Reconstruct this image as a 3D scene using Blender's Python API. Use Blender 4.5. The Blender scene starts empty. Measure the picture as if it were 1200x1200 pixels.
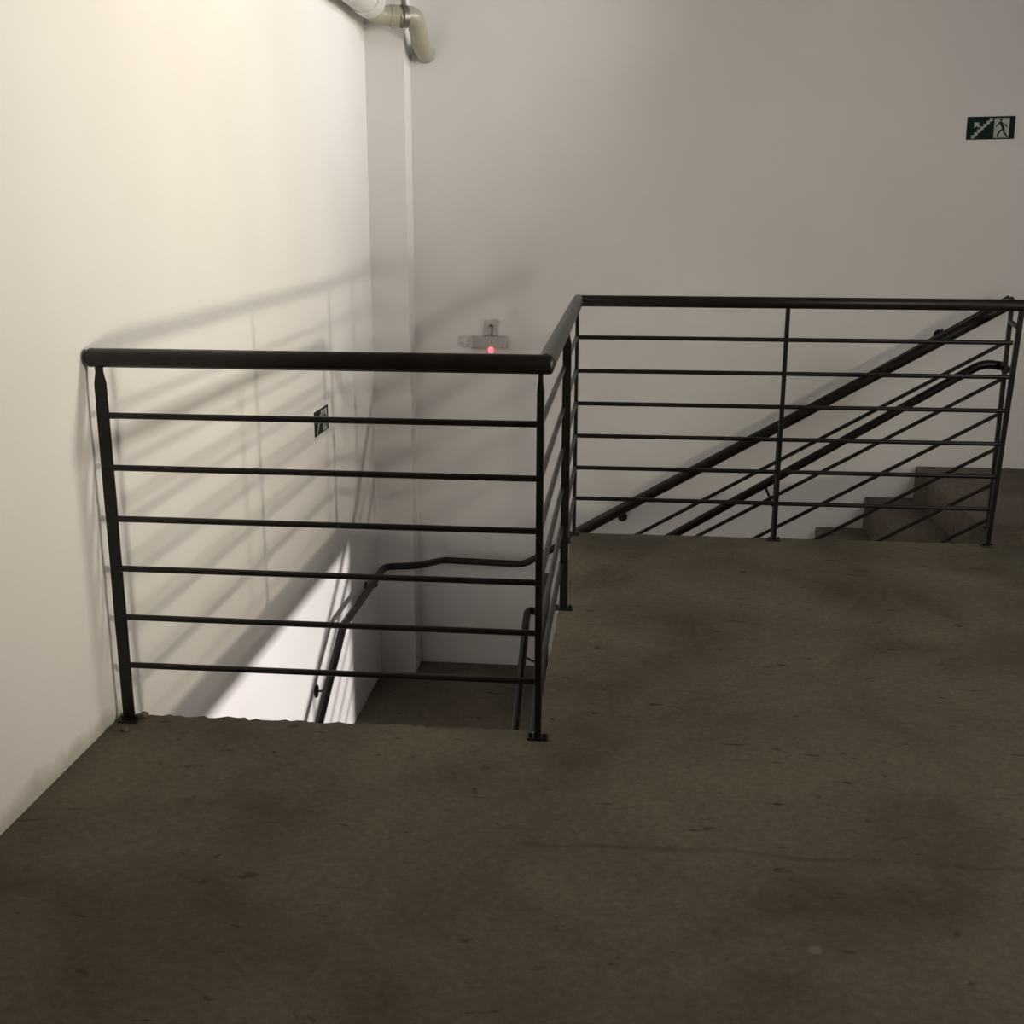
import bpy, bmesh, math, random
from mathutils import Vector, Matrix
random.seed(7)
S = bpy.context.scene
COL = S.collection

# ------------------------------------------------------------------ camera
cam_d = bpy.data.cameras.new('camera'); cam = bpy.data.objects.new('camera', cam_d); COL.objects.link(cam)
PI_, YA, RO = (math.radians(v) for v in (-14.6611, -5.5848, 0.1511))
fw = Vector((math.sin(YA)*math.cos(PI_), math.cos(YA)*math.cos(PI_), math.sin(PI_)))
rt = Vector((math.cos(YA), -math.sin(YA), 0)); up = rt.cross(fw)
r2 = rt*math.cos(RO)+up*math.sin(RO); u2 = -rt*math.sin(RO)+up*math.cos(RO)
M3 = Matrix((r2, u2, -fw)).transposed()
cam.matrix_world = Matrix.Translation((1.4603, -3.0394, 1.4594)) @ M3.to_4x4()
cam_d.sensor_fit = 'HORIZONTAL'; cam_d.sensor_width = 36; cam_d.lens = 1370.8/1200*36
cam_d.clip_start = .05
S.camera = cam
S.view_settings.view_transform = 'Standard'; S.view_settings.look = 'None'
S.view_settings.exposure = 0.0; S.view_settings.gamma = 1
S.view_settings.use_curve_mapping = False

# ------------------------------------------------------------------ world and lights
w = bpy.data.worlds.new('world'); S.world = w; w.use_nodes = True
w.node_tree.nodes['Background'].inputs[0].default_value = (.55, .6, .7, 1)
w.node_tree.nodes['Background'].inputs[1].default_value = .05

def area(name, loc, target, sx, sy, power, color, spread=180):
    l = bpy.data.lights.new(name, 'AREA'); l.shape = 'RECTANGLE'; l.size = sx; l.size_y = sy
    l.energy = power; l.color = color; l.spread = math.radians(spread)
    o = bpy.data.objects.new(name, l); COL.objects.link(o); o.location = loc
    o.rotation_euler = (Vector(target)-Vector(loc)).to_track_quat('-Z', 'Y').to_euler()
    return o
area('lamp_hall', (8.8, -1.0, .93), (0, .8, .93), .22, .22, 40, (1, .88, .68), 75)              # low lamp far down the hall
area('lamp_hall_high', (7.0, 0.4, 2.25), (0, 1.1, 3.0), .26, .26, 49, (1, .92, .77), 56)         # reflector lamp high in the hall
area('lamp_ceiling_stair', (2.7, 3.1, 2.85), (0, 3.0, 2.2), .35, .35, 3.6, (.86, .92, 1), 64)    # small lamp over the stair
area('lamp_lower', (8.8, -1.0, -.85), (0, 1.5, -.85), .40, .40, 900, (1, .93, .90))              # lamp of the floor below
area('lamp_ceiling_hall', (4.5, -2.5, 2.6), (3.8, 3.8, 2.5), 1, 1, 54, (1, .95, .92))

# ------------------------------------------------------------------ materials
def mat(name, base, rough=.6, metal=0.0, spec=.5):
    m = bpy.data.materials.new(name); m.use_nodes = True
    b = m.node_tree.nodes['Principled BSDF']
    b.inputs['Base Color'].default_value = (*base, 1); b.inputs['Roughness'].default_value = rough
    b.inputs['Metallic'].default_value = metal; b.inputs['Specular IOR Level'].default_value = spec
    return m
def noise(nt, vec, scale, detail=4, rough=.55, dist=0):
    n = nt.nodes.new('ShaderNodeTexNoise'); n.inputs['Scale'].default_value = scale
    n.inputs['Detail'].default_value = detail; n.inputs['Roughness'].default_value = rough
    n.inputs['Distortion'].default_value = dist
    nt.links.new(vec, n.inputs['Vector']); return n.outputs['Fac']
def ramp(nt, f, stops):
    r = nt.nodes.new('ShaderNodeValToRGB'); e = r.color_ramp.elements
    while len(e) > 1: e.remove(e[-1])
    e[0].position = stops[0][0]; e[0].color = (*stops[0][1], 1)
    for p, c in stops[1:]:
        k = e.new(p); k.color = (*c, 1)
    nt.links.new(f, r.inputs[0]); return r.outputs[0]
def mix(nt, a, b, f, mode='MIX'):
    m = nt.nodes.new('ShaderNodeMix'); m.data_type = 'RGBA'; m.blend_type = mode
    for s, v in ((m.inputs[6], a), (m.inputs[7], b), (m.inputs[0], f)):
        if hasattr(v, 'is_linked') or hasattr(v, 'links'): nt.links.new(v, s)
        else: s.default_value = v
    return m.outputs[2]
def bump(nt, f, strength, dist, prev=None):
    b = nt.nodes.new('ShaderNodeBump'); b.inputs['Strength'].default_value = strength; b.inputs['Distance'].default_value = dist
    nt.links.new(f, b.inputs['Height'])
    if prev: nt.links.new(prev, b.inputs['Normal'])
    return b.outputs[0]
def geo(nt): return nt.nodes.new('ShaderNodeNewGeometry').outputs['Position']

def wall_mat():
    m = mat('painted_plaster', (.74, .72, .69), .55, 0, .35); nt = m.node_tree; b = nt.nodes['Principled BSDF']
    p = geo(nt)
    c = ramp(nt, noise(nt, p, 1.3, 5), [(.3, (.745, .73, .72)), (.7, (.79, .78, .77))])
    # grimy strip just above the floor edge (splashed cement), with its own ragged outline
    sx = nt.nodes.new('ShaderNodeSeparateXYZ'); nt.links.new(p, sx.inputs[0])
    ad = nt.nodes.new('ShaderNodeMath'); ad.operation = 'MULTIPLY_ADD'; nt.links.new(noise(nt, p, 7, 5), ad.inputs[0])
    ad.inputs[1].default_value = -.12; nt.links.new(sx.outputs[2], ad.inputs[2])
    dirt = ramp(nt, ad.outputs[0], [(0, (0, 0, 0)), (.001, (0, 0, 0)), (.04, (0, 0, 0))])
    mr = nt.nodes.new('ShaderNodeMapRange'); nt.links.new(ad.outputs[0], mr.inputs[0])
    mr.inputs[1].default_value = -.045; mr.inputs[2].default_value = .0; mr.inputs[3].default_value = .6; mr.inputs[4].default_value = 0
    c2 = mix(nt, c, (.33, .30, .24, 1), mr.outputs[0])
    # only above the floor slab edge
    gt = nt.nodes.new('ShaderNodeMath'); gt.operation = 'GREATER_THAN'; nt.links.new(sx.outputs[2], gt.inputs[0]); gt.inputs[1].default_value = -.1
    ly = nt.nodes.new('ShaderNodeMath'); ly.operation = 'LESS_THAN'; nt.links.new(sx.outputs[1], ly.inputs[0]); ly.inputs[1].default_value = .06
    mu = nt.nodes.new('ShaderNodeMath'); mu.operation = 'MULTIPLY'; nt.links.new(gt.outputs[0], mu.inputs[0]); nt.links.new(ly.outputs[0], mu.inputs[1])
    nt.nodes.remove(dirt.node)
    c3 = mix(nt, c, c2, mu.outputs[0])
    nt.links.new(c3, b.inputs['Base Color'])
    n1 = bump(nt, noise(nt, p, 2.2, 3), .16, .02)
    nt.links.new(bump(nt, noise(nt, p, 160, 3), .12, .002, n1), b.inputs['Normal'])
    return m
def concrete_mat(name, lo, hi, joint=True):
    m = mat(name, hi, .85, 0, .3); nt = m.node_tree; b = nt.nodes['Principled BSDF']
    p = geo(nt)
    big = ramp(nt, noise(nt, p, 1.7, 8, .6, .4), [(.34, tuple(v*.82 for v in lo)), (.5, tuple((a+c)/2 for a, c in zip(lo, hi))), (.66, hi)])
    fine = ramp(nt, noise(nt, p, 45, 6, .7), [(.35, (.78, .78, .78)), (.65, (1.12, 1.12, 1.12))])
    c = mix(nt, big, fine, 1.0, 'MULTIPLY')
    # dark pits and streaks
    mp = nt.nodes.new('ShaderNodeMapping'); mp.inputs['Scale'].default_value = (4, 9, 4); nt.links.new(p, mp.inputs[0])
    f = noise(nt, mp.outputs[0], 2.6, 3, .5, .6)
    pit = ramp(nt, f, [(.66, (0, 0, 0)), (.73, (1, 1, 1))])
    c = mix(nt, c, tuple(v*.45 for v in lo)+(1,), pit)
    # sparse pale paint drops
    v = nt.nodes.new('ShaderNodeTexVoronoi'); v.inputs['Scale'].default_value = 2.3; nt.links.new(p, v.inputs['Vector'])
    drop = ramp(nt, v.outputs['Distance'], [(.022, (.45, .45, .45)), (.04, (0, 0, 0))])
    c = mix(nt, c, (.30, .28, .24, 1), drop)
    h = noise(nt, p, 9, 8, .65)
    n1 = bump(nt, h, .35, .02)
    n2 = bump(nt, noise(nt, p, 70, 5, .7), .35, .004, n1)
    n3 = bump(nt, pit, -.5, .006, n2) if False else n2
    if joint:
        # cold joint of the screed, a wandering line across the floor at y about -0.72
        sx = nt.nodes.new('ShaderNodeSeparateXYZ'); nt.links.new(p, sx.inputs[0])
        a = nt.nodes.new('ShaderNodeMath'); a.operation = 'MULTIPLY_ADD'; nt.links.new(noise(nt, p, 3, 4), a.inputs[0]); a.inputs[1].default_value = .12
        nt.links.new(sx.outputs[1], a.inputs[2])
        d = nt.nodes.new('ShaderNodeMath'); d.operation = 'ADD'; nt.links.new(a.outputs[0], d.inputs[0]); d.inputs[1].default_value = .50
        ab = nt.nodes.new('ShaderNodeMath'); ab.operation = 'ABSOLUTE'; nt.links.new(d.outputs[0], ab.inputs[0])
        mr = nt.nodes.new('ShaderNodeMapRange'); nt.links.new(ab.outputs[0], mr.inputs[0])
        mr.inputs[1].default_value = .002; mr.inputs[2].default_value = .014; mr.inputs[3].default_value = 1; mr.inputs[4].default_value = 0
        g = nt.nodes.new('ShaderNodeMath'); g.operation = 'GREATER_THAN'; nt.links.new(sx.outputs[0], g.inputs[0]); g.inputs[1].default_value = 1.25
        k = nt.nodes.new('ShaderNodeMath'); k.operation = 'MULTIPLY'; nt.links.new(mr.outputs[0], k.inputs[0]); nt.links.new(g.outputs[0], k.inputs[1])
        k2 = nt.nodes.new('ShaderNodeMath'); k2.operation = 'MULTIPLY'; nt.links.new(k.outputs[0], k2.inputs[0]); nt.links.new(noise(nt, p, 5, 3), k2.inputs[1])
        c = mix(nt, c, tuple(v*.7 for v in lo)+(1,), k2.outputs[0])
    nt.links.new(c, b.inputs['Base Color']); nt.links.new(n3, b.inputs['Normal'])
    return m
def paint_mat():
    m = mat('black_enamel', (.010, .008, .007), .36, 0, .32); nt = m.node_tree; b = nt.nodes['Principled BSDF']
    p = geo(nt)
    nt.links.new(ramp(nt, noise(nt, p, 14, 5), [(.35, (.006, .005, .0045)), (.7, (.014, .011, .009))]), b.inputs['Base Color'])
    nt.links.new(bump(nt, noise(nt, p, 60, 4), .15, .002), b.inputs['Normal'])
    return m
M_WALL = wall_mat()
M_FLOOR = concrete_mat('rough_concrete', (.108, .094, .067), (.175, .152, .110))
M_STEP = concrete_mat('stair_concrete', (.105, .088, .068), (.165, .14, .11), False)
M_CEIL = mat('ceiling_paint', (.22, .22, .22), .8)
M_DIM = mat('grey_render', (.10, .10, .10), .8)
M_BLACK = paint_mat()
M_PVC = mat('white_pvc', (.62, .60, .56), .4)
M_PVC2 = mat('beige_pvc', (.36, .335, .26), .35)
M_RUBBER = mat('dark_gasket', (.04, .035, .03), .6)
M_STEEL = mat('clamp_steel', (.25, .23, .22), .4, .7)
M_GREEN = mat('sign_green', (.008, .022, .017), .7, 0, .15)
M_PRINT = mat('sign_print', (.40, .44, .38), .5)
M_GREY = mat('grey_plastic', (.42, .41, .40), .5)
M_GREY2 = mat('light_plastic', (.50, .49, .48), .5)
M_LED = mat('red_led', (.8, .1, .12), .3)
_b = M_LED.node_tree.nodes['Principled BSDF']; _b.inputs['Emission Color'].default_value = (1, .16, .22, 1); _b.inputs['Emission Strength'].default_value = 1.6

# ------------------------------------------------------------------ helpers
def link(name, bm, m, parent=None, smooth=False, bevel=0):
    bmesh.ops.recalc_face_normals(bm, faces=bm.faces)
    me = bpy.data.meshes.new(name); bm.to_mesh(me); bm.free()
    if smooth:
        for f in me.polygons: f.use_smooth = True
        me.set_sharp_from_angle(angle=math.radians(40))
    me.materials.append(m)
    o = bpy.data.objects.new(name, me); COL.objects.link(o)
    if parent: o.parent = parent
    if bevel:
        b = o.modifiers.new('bevel', 'BEVEL'); b.width = bevel; b.segments = 2
    return o
def box(bm, x0, x1, y0, y1, z0, z1):
    v = [bm.verts.new((x, y, z)) for x in (x0, x1) for y in (y0, y1) for z in (z0, z1)]
    for f in ((0, 1, 3, 2), (4, 6, 7, 5), (0, 4, 5, 1), (2, 3, 7, 6), (0, 2, 6, 4), (1, 5, 7, 3)):
        bm.faces.new([v[i] for i in f])
def B(name, x0, x1, y0, y1, z0, z1, m, parent=None, bevel=0):
    bm = bmesh.new(); box(bm, x0, x1, y0, y1, z0, z1); return link(name, bm, m, parent, bevel=bevel)
def fillet(pts, rad, n=6):
    pts = [Vector(p) for p in pts]
    if len(pts) < 3 or rad <= 0: return pts
    out = [pts[0]]
    for i in range(1, len(pts)-1):
        a, b, c = pts[i-1], pts[i], pts[i+1]
        r = min(rad, (a-b).length*.49, (c-b).length*.49)
        p, q = b+(a-b).normalized()*r, b+(c-b).normalized()*r
        for k in range(n+1):
            t = k/n; out.append(p*(1-t)**2+b*2*t*(1-t)+q*t*t)
    out.append(pts[-1]); return out
def tube(bm, pts, r, seg=16, rad=0, dome=0):
    """solid round bar swept along pts; dome rounds the ends outwards"""
    pts = fillet(pts, rad); n = len(pts)
    rs = [r]*n
    if dome:
        d0 = (pts[0]-pts[1]).normalized(); d1 = (pts[-1]-pts[-2]).normalized()
        A = [(pts[0]+d0*dome*math.sin(a), r*math.cos(a)) for a in (1.45, 1.1, .75, .4)]
        Z = [(pts[-1]+d1*dome*math.sin(a), r*math.cos(a)) for a in (.4, .75, 1.1, 1.45)]
        pts = [a[0] for a in A]+list(pts)+[z[0] for z in Z]; rs = [a[1] for a in A]+rs+[z[1] for z in Z]; n = len(pts)
    t = [(pts[min(i+1, n-1)]-pts[max(i-1, 0)]).normalized() for i in range(n)]
    ref = Vector((0, 0, 1)) if abs(t[0].z) < .9 else Vector((1, 0, 0))
    nrm = t[0].cross(ref).normalized(); rings = []
    for i in range(n):
        nrm = (nrm - t[i]*nrm.dot(t[i])).normalized(); bi = t[i].cross(nrm)
        rings.append([bm.verts.new(pts[i]+(nrm*math.cos(2*math.pi*k/seg)+bi*math.sin(2*math.pi*k/seg))*rs[i]) for k in range(seg)])
    for i in range(n-1):
        for k in range(seg):
            bm.faces.new((rings[i][k], rings[i][(k+1) % seg], rings[i+1][(k+1) % seg], rings[i+1][k]))
    bm.faces.new(rings[0][::-1]); bm.faces.new(rings[-1])
def T(name, pts, r, m, parent=None, seg=16, rad=0, dome=0):
    bm = bmesh.new(); tube(bm, pts, r, seg, rad, dome); return link(name, bm, m, parent, smooth=True)
def prism(bm, poly, axis, a, b):
    def P(u, v, w): return (u, w, v) if axis == 1 else ((w, u, v) if axis == 0 else (u, v, w))
    lo = [bm.verts.new(P(u, v, a)) for u, v in poly]; hi = [bm.verts.new(P(u, v, b)) for u, v in poly]
    bm.faces.new(lo); bm.faces.new(hi[::-1])
    for i in range(len(poly)):
        j = (i+1) % len(poly); bm.faces.new((lo[i], lo[j], hi[j], hi[i]))
def empty(name, loc, label, cat, group=None):
    e = bpy.data.objects.new(name, None); COL.objects.link(e); e.location = loc; e.empty_display_size = .1
    e['label'] = label; e['category'] = cat
    if group: e['group'] = group
    bpy.context.view_layer.update(); return e
def keep(parent, objs):
    """children are modelled in world coordinates: shift so that parenting keeps them there"""
    for o in objs: o.matrix_parent_inverse = Matrix.Translation(parent.location).inverted()
def struct(o, label=None):
    o['kind'] = 'structure'
    if label: o['label'] = label
    return o

# ------------------------------------------------------------------ setting
XR, YF, ZC, ZL = 10.0, -5.0, 3.05, -2.672
YB, YC, CW = 3.8165, 3.62, .214
LAND = -1.336
struct(B('wall_left', -.2, 0, YF-.2, YB+.2, ZL-.2, ZC+.2, M_WALL))
struct(B('wall_back', 0, XR, YB, YB+.2, ZL-.2, ZC+.2, M_WALL))
struct(B('wall_right', XR, XR+.2, YF-.2, YB+.2, ZL-.2, ZC+.2, M_DIM))
struct(B('wall_front', 0, XR, YF-.2, YF, ZL-.2, ZC+.2, M_DIM))
struct(B('ceiling', 0, XR, YF, YB, ZC, ZC+.2, M_CEIL))
struct(B('floor_lower', 0, XR, YF, YB, ZL-.2, ZL, M_STEP))
# corner pilaster in the far left corner
bm = bmesh.new(); box(bm, 0, CW, YC, YB, LAND, ZC)
struct(link('wall_pilaster', bm, M_WALL))
# unseen wall added under the slab to keep the lower lamp off the landing
struct(B('wall_lower_light_block', 1.85, XR, 2.05, 2.15, ZL, -.4, M_DIM))

# main floor slab with a ragged cast edge round the stairwell
def jag(a, b, n, amp, axis):
    out = []
    for i in range(n):
        t = i/n; p = [a[0]+(b[0]-a[0])*t, a[1]+(b[1]-a[1])*t]
        if i: p[axis] += random.uniform(-amp, amp)+amp*.5*math.sin(i*.9)*math.sin(i*.23)
        out.append(tuple(p))
    return out
E0 = .042; EX = 1.232; EY = 2.172
edge = jag((0, E0), (EX, E0), 70, .0085, 1)+jag((EX, E0), (EX, EY), 60, .005, 0)+jag((EX, EY), (4.6, EY), 90, .006, 1)
bm = bmesh.new()
ring = edge+[(4.6, EY), (4.6, YB), (XR, YB), (XR, YF), (0, YF)]
lo = []; hi = []; mid = []
N = len(ring)
for i, (x, y) in enumerate(ring):
    je = i < len(edge)
    jz = random.uniform(-.006, .002) if je else 0
    hi.append(bm.verts.new((x, y, 0)))
    mid.append(bm.verts.new((x, y, -.03+jz*2)))
    lo.append(bm.verts.new((x, y, -.40)))
for a, b in ((hi, mid), (mid, lo)):
    for i in range(N):
        j = (i+1) % N; bm.faces.new((a[i], a[j], b[j], b[i]))
n1, n2, n3 = 70, 130, len(edge)            # front edge, side edge, rear edge
for row, z in ((hi, 0), (lo, -.40)):
    V = lambda x, y: bm.verts.new((x, y, z))
    a = V(0, YF)
    for i in range(n1):                    # strip in front of the stairwell
        b = V(ring[i+1][0], YF); bm.faces.new((row[i], row[i+1], b, a)); a = b
    pc = V(4.6, E0)                        # fan for the part to the right of it
    bm.faces.new((row[n1], pc, V(4.6, YF), a))
    for i in range(n1, n3): bm.faces.new((row[i], row[i+1], pc))
    bm.faces.new((V(4.6, YF), V(XR, YF), V(XR, YB), V(4.6, YB)))
struct(link('floor', bm, M_FLOOR))

struct(B('floor_landing', 0, 1.51, 2.35, YB, LAND-.18, LAND, M_STEP, bevel=.006), 'dark concrete half landing')
struct(B('floor_upper_landing', 3.15, 4.6, 2.40, YB, -.3, 0.0, M_STEP, bevel=.008))

# ------------------------------------------------------------------ stairs
RIS, TRD = 1.336/7, .2735
up_f = empty('staircase', (1.51, 3.1, LAND), 'upper concrete stair flight climbing right along the back wall behind the rear guardrail', 'stairs')
ch = []
for i in range(1, 7):
    x0 = 3.15-TRD*i; z = -RIS*i
    bm = bmesh.new()
    prism(bm, [(x0, z), (x0+TRD, z), (x0+TRD, z-.02), (x0+TRD, z-.24), (x0, z-.24-RIS), (x0, z-.02)], 1, 2.40, YB-.002)
    ch.append(link('step', bm, M_STEP, up_f, bevel=.006))
keep(up_f, ch)
dn_f = empty('staircase', (.55, .5, ZL), 'lower concrete stair flight dropping from the half landing beside the left wall', 'stairs')
ch = []
for i in range(1, 7):
    y1 = 2.35-TRD*(i-1); z = LAND-RIS*i
    bm = bmesh.new()
    prism(bm, [(y1-TRD, z), (y1, z), (y1, z-.24+RIS*.0), (y1-TRD, max(z-.24-RIS, ZL))], 0, .002, 1.12)
    ch.append(link('step', bm, M_STEP, dn_f, bevel=.006))
keep(dn_f, ch)

# ------------------------------------------------------------------ guardrail round the stairwell
RH = 1.06; RR = .026; BR = .0088
BZ = [.902, .755, .609, .463, .317, .172]
g = empty('guardrail', (.62, 0, 0), 'black steel guardrail around the stairwell opening, with six bars and three straight runs', 'railing')
ch = []
X0, X1, Y1, X2 = .038, 1.238, 2.136, 3.09
ch.append(T('top_rail', [(.017, 0, RH), (1.262, 0, RH)], RR, M_BLACK, g, 20, dome=.012))
ch.append(T('top_rail', [(1.25, .012, RH+.001), (1.242, Y1+.004, RH+.001)], RR*.98, M_BLACK, g, 20))
ch.append(T('top_rail', [(1.232, Y1, RH), (3.128, Y1, RH)], RR*.95, M_BLACK, g, 20, dome=.01))
for z in BZ:
    s = random.uniform(-.002, .002)
    ch.append(T('bar', [(X0, 0, z+s), (X1, 0, z-s)], BR, M_BLACK, g, 10))
    ch.append(T('bar', [(X1, .0, z), (X1, Y1, z)], BR, M_BLACK, g, 10))
    ch.append(T('bar', [(X1, Y1, z-s), (X2, Y1, z+s)], BR*1.08, M_BLACK, g, 10))
def post(x, y, wx, wy, parent, neck=True, z0=0, z1=RH-.015, plate=(.032, .026), pl_off=(0, 0), lean=0):
    bm = bmesh.new()
    zt = z1-.055 if neck else z1
    def ring(z, a, b): return [bm.verts.new((x+sx*a/2+lean*(z-z0)/(z1-z0), y+sy*b/2, z)) for sx, sy in ((-1, -1), (1, -1), (1, 1), (-1, 1))]
    rs = [ring(z0+.004, wx, wy)]
    for k in range(1, 7):
        zz = z0+(zt-z0)*k/6; rs.append(ring(zz, wx*random.uniform(.96, 1.04), wy))
    if neck: rs.append(ring(zt+.03, wx*.62, wy*.9)); rs.append(ring(z1, wx*.62, wy*.9))
    for a, b in zip(rs, rs[1:]):
        for k in range(4): bm.faces.new((a[k], a[(k+1) % 4], b[(k+1) % 4], b[k]))
    bm.faces.new(rs[0]); bm.faces.new(rs[-1])
    o = link('post', bm, M_BLACK, parent, bevel=.002)
    r = [o]
    if plate:
        px, py = plate; ox, oy = pl_off
        p = B('base_plate', x+ox-px, x+ox+px, y+oy-py, y+oy+py, z0, z0+.006, M_BLACK, o, bevel=.002)
        p2 = []
        for sx in (-1, 1):
            b_ = T('anchor_bolt', [(x+ox+sx*px*.68, y+oy, z0+.004), (x+ox+sx*px*.68, y+oy, z0+.016)], .006, M_BLACK, parent, 6)
            r.append(b_)
        keep(parent, [o]); r_children.append((o, p))
    return r
r_children = []
ch += post(X0, 0, .034, .010, g, plate=(.028, .024), pl_off=(.004, -.004))
ch += post(X1, 0, .019, .030, g, plate=(.030, .020))
ch += post(1.2494, 1.1077, .030, .014, g, plate=(.036, .024))
ch += post(X1+.002, Y1, .016, .026, g, plate=(.026, .020))
ch += post(2.144, Y1, .018, .022, g, neck=False, plate=(.028, .020))
ch += post(X2-.013, Y1, .020, .022, g, neck=False, plate=(.026, .020), lean=.036)
keep(g, ch)
# small gusset at the foot of the left end post
# ------------------------------------------------------------------ sloping guardrail of the upper flight
SY = 2.42; SL = .585; PX = 3.158
sg = empty('stair_guardrail', (PX, SY, 0), 'black sloping guardrail of the upper flight, behind the rear run of the landing rail', 'railing')
ch = []
def sz(x, z): return z+SL*(x-PX)
ZS = [.880, .713, .552, .388, .220, .052]
XL = 1.26
ch.append(T('top_rail', [(XL-.02, SY, sz(XL-.02, 1.050)), (PX+.008, SY, sz(PX+.008, 1.050))], RR, M_BLACK, sg, 20, dome=.006))
for z in ZS: ch.append(T('bar', [(XL, SY, sz(XL, z)), (PX, SY, z)], BR, M_BLACK, sg, 10))
ch += post(PX, SY, .018, .022, sg, neck=False, z0=.003, z1=1.04, plate=(.02, .02))
ch += post(2.176, SY, .020, .022, sg, neck=False, z0=-RIS*4, z1=sz(2.176, 1.04), plate=(.02, .02))
ch += post(XL, SY, .020, .022, sg, neck=False, z0=LAND, z1=sz(XL, 1.04), plate=(.02, .02))
HY = SY+.075
hz = lambda x: .72+.625*(x-3.002)
ch.append(T('handrail', [(1.30, HY, hz(1.30)), (2.95, HY, hz(2.95)), (3.08, HY, .768), (3.172, HY, .758), (3.165, SY+.01, .750)], .0205, M_BLACK, sg, 16, rad=.1))
hr = ch[-1]
sub = []
for x in (2.135, 1.5):
    sub.append(T('bracket', [(x, HY, hz(x)-.012), (x+.034, SY+.01, hz(x)-.095)], .006, M_BLACK, sg, 8))
ch += sub
ch.append(T('tie_bar', [(3.108, Y1+.01, .967), (PX, SY, .967)], .011, M_BLACK, sg, 8))
keep(sg, ch)

# ------------------------------------------------------------------ guardrail of the lower flight
IX = 1.10
lg = empty('stair_guardrail', (IX, 2.42, LAND), 'black sloping guardrail of the lower flight, under the side run of the landing rail', 'railing')
ch = []
lz = lambda y, h: LAND+h+.66*(y-2.42)
YE = .9
ch.append(T('top_rail', [(IX, 2.44, lz(2.44, 1.02)), (IX, YE, lz(YE, 1.02))], RR*.9, M_BLACK, lg, 16, dome=.006))
for h in (.87, .72, .57, .42, .27): ch.append(T('bar', [(IX, 2.42, lz(2.42, h)), (IX, YE, lz(YE, h))], BR, M_BLACK, lg, 8))
ch += post(IX, 2.42, .018, .022, lg, neck=False, z0=LAND, z1=lz(2.42, 1.0), plate=(.02, .02))
ch += post(IX, 1.7, .018, .022, lg, neck=False, z0=LAND-RIS*3, z1=lz(1.7, 1.0), plate=(.01, .01))
ch.append(T('handrail', [(IX, 2.47, -.53), (1.0, 2.50, -.49), (1.0, 2.38, -.54), (.995, 1.0, -.54-.66*1.38)], .019, M_BLACK, lg, 16, rad=.07))
ch.append(T('bracket', [(1.0, 2.25, -.65), (1.05, 2.25, -.68), (IX, 2.25, -.68)], .006, M_BLACK, lg, 8, rad=.02))
keep(lg, ch)

# ------------------------------------------------------------------ handrail fixed to the walls
wh = empty('wall_handrail', (.07, 2.2, -.75), 'black round handrail bracketed to the left wall and back wall, bending around the landing corner', 'handrail')
ch = []
path = [(.07, .75, -.595-.56*1.68), (.07, 2.43, -.595), (.065, 3.48, -.612), (.26, 3.49, -.60), (.38, YB-.07, -.640), (.87, YB-.07, -.652), (1.20, YB-.07, -.455), (3.555, YB-.07, .972)]
ch.append(T('rail', path, .0205, M_BLACK, wh, 16, rad=.045))
def wbr(x, y, z, wall):
    if wall == 'left':
        a = T('bracket', [(x, y, z-.015), (x, y, z-.05), (.006, y, z-.055)], .0055, M_BLACK, wh, 8, rad=.02)
        b = T('flange', [(.0, y, z-.055), (.008, y, z-.055)], .032, M_BLACK, a, 20)
    else:
        a = T('bracket', [(x, y, z-.015), (x, y, z-.05), (x, YB-.006, z-.055)], .0055, M_BLACK, wh, 8, rad=.02)
        b = T('flange', [(x, YB-.009, z-.055), (x, YB, z-.055)], .028, M_BLACK, a, 20)
    ch.append(a)
lr = lambda y: -.595+.56*(y-2.43)
wbr(.07, 2.12, lr(2.12)+.0, 'left'); wbr(.07, 1.2, lr(1.2), 'left'); wbr(.067, 3.25, -.61, 'left')
wz = lambda x: -.455+(1.427/2.355)*(x-1.20)
wbr(1.46, 0+YB-.07, wz(1.46), 'back'); wbr(3.21, YB-.07, wz(3.21)+.055, 'back')
keep(wh, ch)

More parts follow.
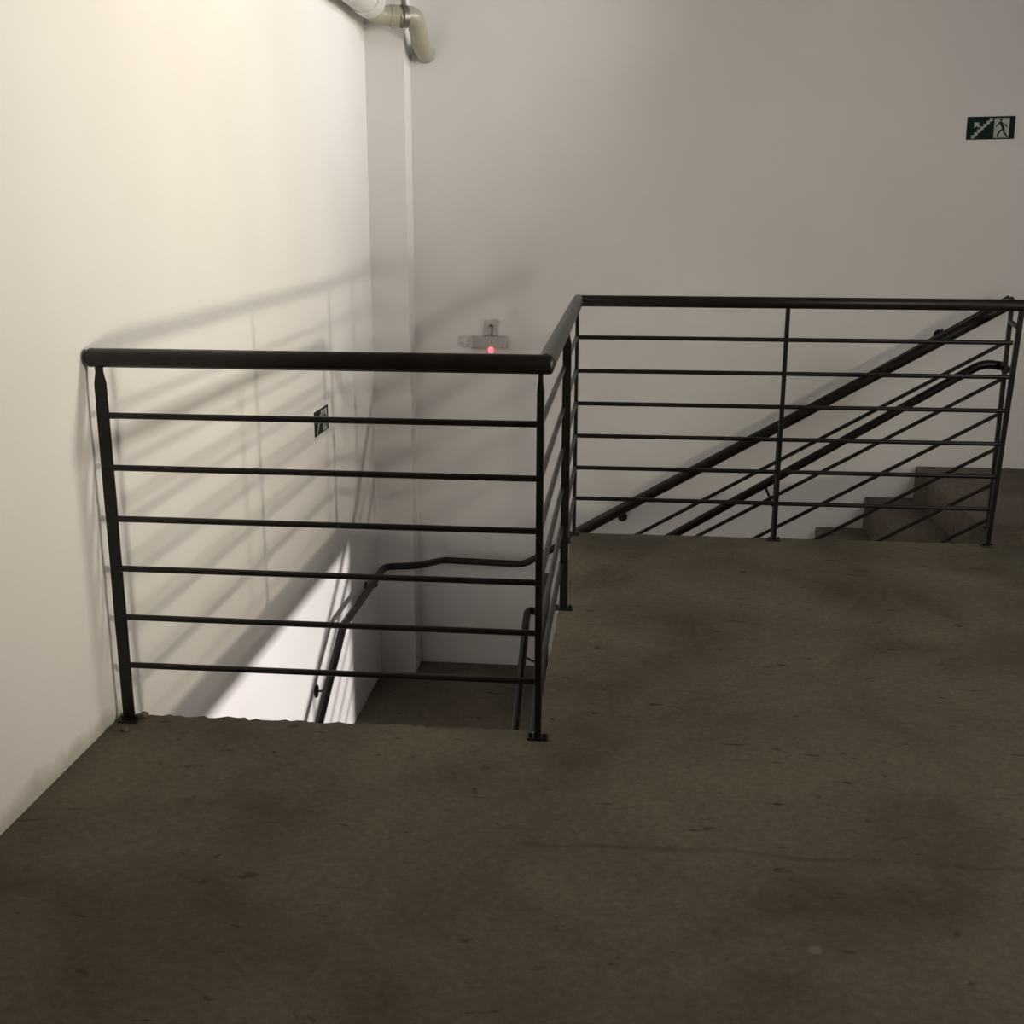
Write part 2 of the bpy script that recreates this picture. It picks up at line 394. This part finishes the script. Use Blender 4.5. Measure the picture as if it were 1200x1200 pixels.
# ------------------------------------------------------------------ exit signs
def sign(name, origin, ux, label, group):
    """origin = lower left corner on the wall, ux = horizontal direction, the sheet faces n"""
    e = empty(name, origin, label, 'sign', group)
    ux = Vector(ux); uz = Vector((0, 0, 1)); n = ux.cross(uz)
    W, H = .25, .118
    def poly(bm, pts, d0, d1):
        lo = [bm.verts.new(ux*(u*W)+uz*(v*H)+n*d0) for u, v in pts]; hi = [bm.verts.new(ux*(u*W)+uz*(v*H)+n*d1) for u, v in pts]
        bm.faces.new(lo); bm.faces.new(hi[::-1])
        for i in range(len(pts)):
            j = (i+1) % len(pts); bm.faces.new((lo[i], lo[j], hi[j], hi[i]))
    bm = bmesh.new(); poly(bm, [(0, 0), (1, 0), (1, 1), (0, 1)], 0, .004); link('panel', bm, M_GREEN, e, bevel=.0006)
    bm = bmesh.new()
    # stair band, stepped, climbing to the right
    n_ = 7; a0, b0, a1, b1 = .10, .03, .52, .88
    for k in range(n_):
        u0 = a0+(a1-a0)*k/n_; u1 = a0+(a1-a0)*(k+1)/n_; v0 = b0+(b1-b0)*k/n_; v1 = b0+(b1-b0)*(k+1)/n_
        poly(bm, [(u0, v0-.0), (u1+.012, v0+.04), (u1+.012, v1+.05), (u0, v1+.05)], .0035, .0048)
    link('stair_symbol', bm, M_PRINT, e)
    bm = bmesh.new()
    poly(bm, [(.15, .50), (.145, .76), (.27, .74), (.235, .68), (.275, .58), (.24, .52), (.20, .60)], .0035, .0048)
    link('arrow_symbol', bm, M_PRINT, e)
    bm = bmesh.new(); poly(bm, [(.565, .06), (.88, .06), (.88, .92), (.565, .92)], .0035, .0048); link('door_symbol', bm, M_PRINT, e)
    bm = bmesh.new()
    for q in ([(.67, .86), (.70, .90), (.73, .86), (.72, .80), (.68, .79)],                 # head
              [(.66, .76), (.72, .78), (.78, .50), (.735, .44)],                             # trunk
              [(.735, .47), (.78, .50), (.80, .30), (.87, .12), (.845, .10), (.765, .26)],   # rear leg
              [(.735, .46), (.77, .44), (.69, .30), (.655, .10), (.63, .12), (.655, .34)],   # front leg
              [(.66, .74), (.68, .70), (.61, .52), (.59, .54)],                              # arm
              [(.70, .77), (.72, .72), (.80, .66), (.85, .54), (.83, .52), (.785, .61)]):    # arm
        poly(bm, q, .0047, .0054)
    link('running_figure_symbol', bm, M_GREEN, e)
    return e
sign('exit_sign', (3.257, YB, 1.812), (1, 0, 0), 'dark green exit sign with stair, arrow and running figure, high on the back wall', 'exit signs').rotation_euler = (0, math.radians(-1.0), 0)
sign('exit_sign', (0, 2.290, .396), (0, 1, 0), 'small dark green exit sign on the left wall, crossed by the front railing', 'exit signs')

# ------------------------------------------------------------------ emergency light and its socket
e = empty('emergency_light', (.655, YB, .685), 'small grey emergency light with a glowing red dot, low on the back wall', 'light')
ch = [B('housing', .552, .757, YB-.045, YB, .655, .722, M_GREY, e, bevel=.006),
      B('end_cap', .748, .762, YB-.048, YB, .652, .726, M_GREY2, e, bevel=.003),
      B('end_cap', .547, .561, YB-.048, YB, .652, .726, M_GREY2, e, bevel=.003),
      T('indicator_lamp', [(.668, YB-.040, .649), (.668, YB-.054, .640)], .0155, M_LED, e, 16, dome=.008)]
keep(e, ch)
so = empty('wall_socket', (.665, YB, .77), 'square grey wall socket with a short plugged cord, just above the emergency light', 'socket')
ch = [B('cover_plate', .625, .703, YB-.014, YB, .722, .817, M_GREY2, so, bevel=.004),
      B('plug', .652, .682, YB-.030, YB-.012, .770, .792, M_GREY, so, bevel=.003),
      T('cord', [(.660, YB-.028, .785), (.668, YB-.040, .792), (.676, YB-.036, .775), (.674, YB-.03, .75), (.668, YB-.028, .724)], .003, M_RUBBER, so, 8, rad=.01)]
keep(so, ch)

# ------------------------------------------------------------------ drain pipe in the top left corner
dp = empty('drain_pipe', (.10, 3.3, 2.47), 'white drain pipe high in the left corner with a beige elbow turning down', 'pipe')
ch = [T('main_pipe', [(.098, YF+.3, 2.475), (.098, 3.30, 2.475)], .078, M_PVC, dp, 32),
      T('socket_ring', [(.098, 3.16, 2.475), (.098, 3.31, 2.475)], .086, M_PVC, dp, 32),
      T('gasket', [(.098, 3.305, 2.475), (.098, 3.315, 2.475)], .079, M_RUBBER, dp, 32),
      T('branch_pipe', [(.098, 3.31, 2.445), (.10, 3.44, 2.43), (.21, 3.50, 2.425)], .050, M_PVC2, dp, 24, rad=.05),
      T('coupling', [(.172, 3.483, 2.427), (.215, 3.50, 2.425)], .056, M_PVC2, dp, 24),
      T('elbow', [(.21, 3.50, 2.425), (.290, 3.55, 2.44), (.306, 3.66, 2.29), (.306, YB, 2.275)], .049, M_PVC2, dp, 24, rad=.085)]
bm = bmesh.new(); tube(bm, [(.226, 3.507, 2.426), (.250, 3.522, 2.428)], .058, 24)
box(bm, .228, .250, 3.50, 3.53, 2.47, ZC)
ch.append(link('hanger_clamp', bm, M_STEEL, dp, smooth=True))
keep(dp, ch)

# ------------------------------------------------------------------ rubble at the stairwell edge
def crumb(x, y, r, label, k):
    random.seed(k); bm = bmesh.new(); bmesh.ops.create_icosphere(bm, subdivisions=2, radius=r)
    for v in bm.verts: v.co *= random.uniform(.72, 1.12); v.co.z *= .62
    o = link('concrete_crumb', bm, M_STEP); o.location = (x, y, r*.42)
    o['label'] = label; o['category'] = 'rubble'; return o
crumb(.075, .018, .016, 'larger concrete crumb against the foot of the left end post', 1)
crumb(.055, -.075, .012, 'small concrete crumb on the floor in front of the left end post', 2)
crumb(1.275, .13, .009, 'small pale concrete crumb on the floor right of the front corner post', 3)

# finish plates parented under their posts
for o, p in r_children: p.matrix_parent_inverse = Matrix.Identity(4)
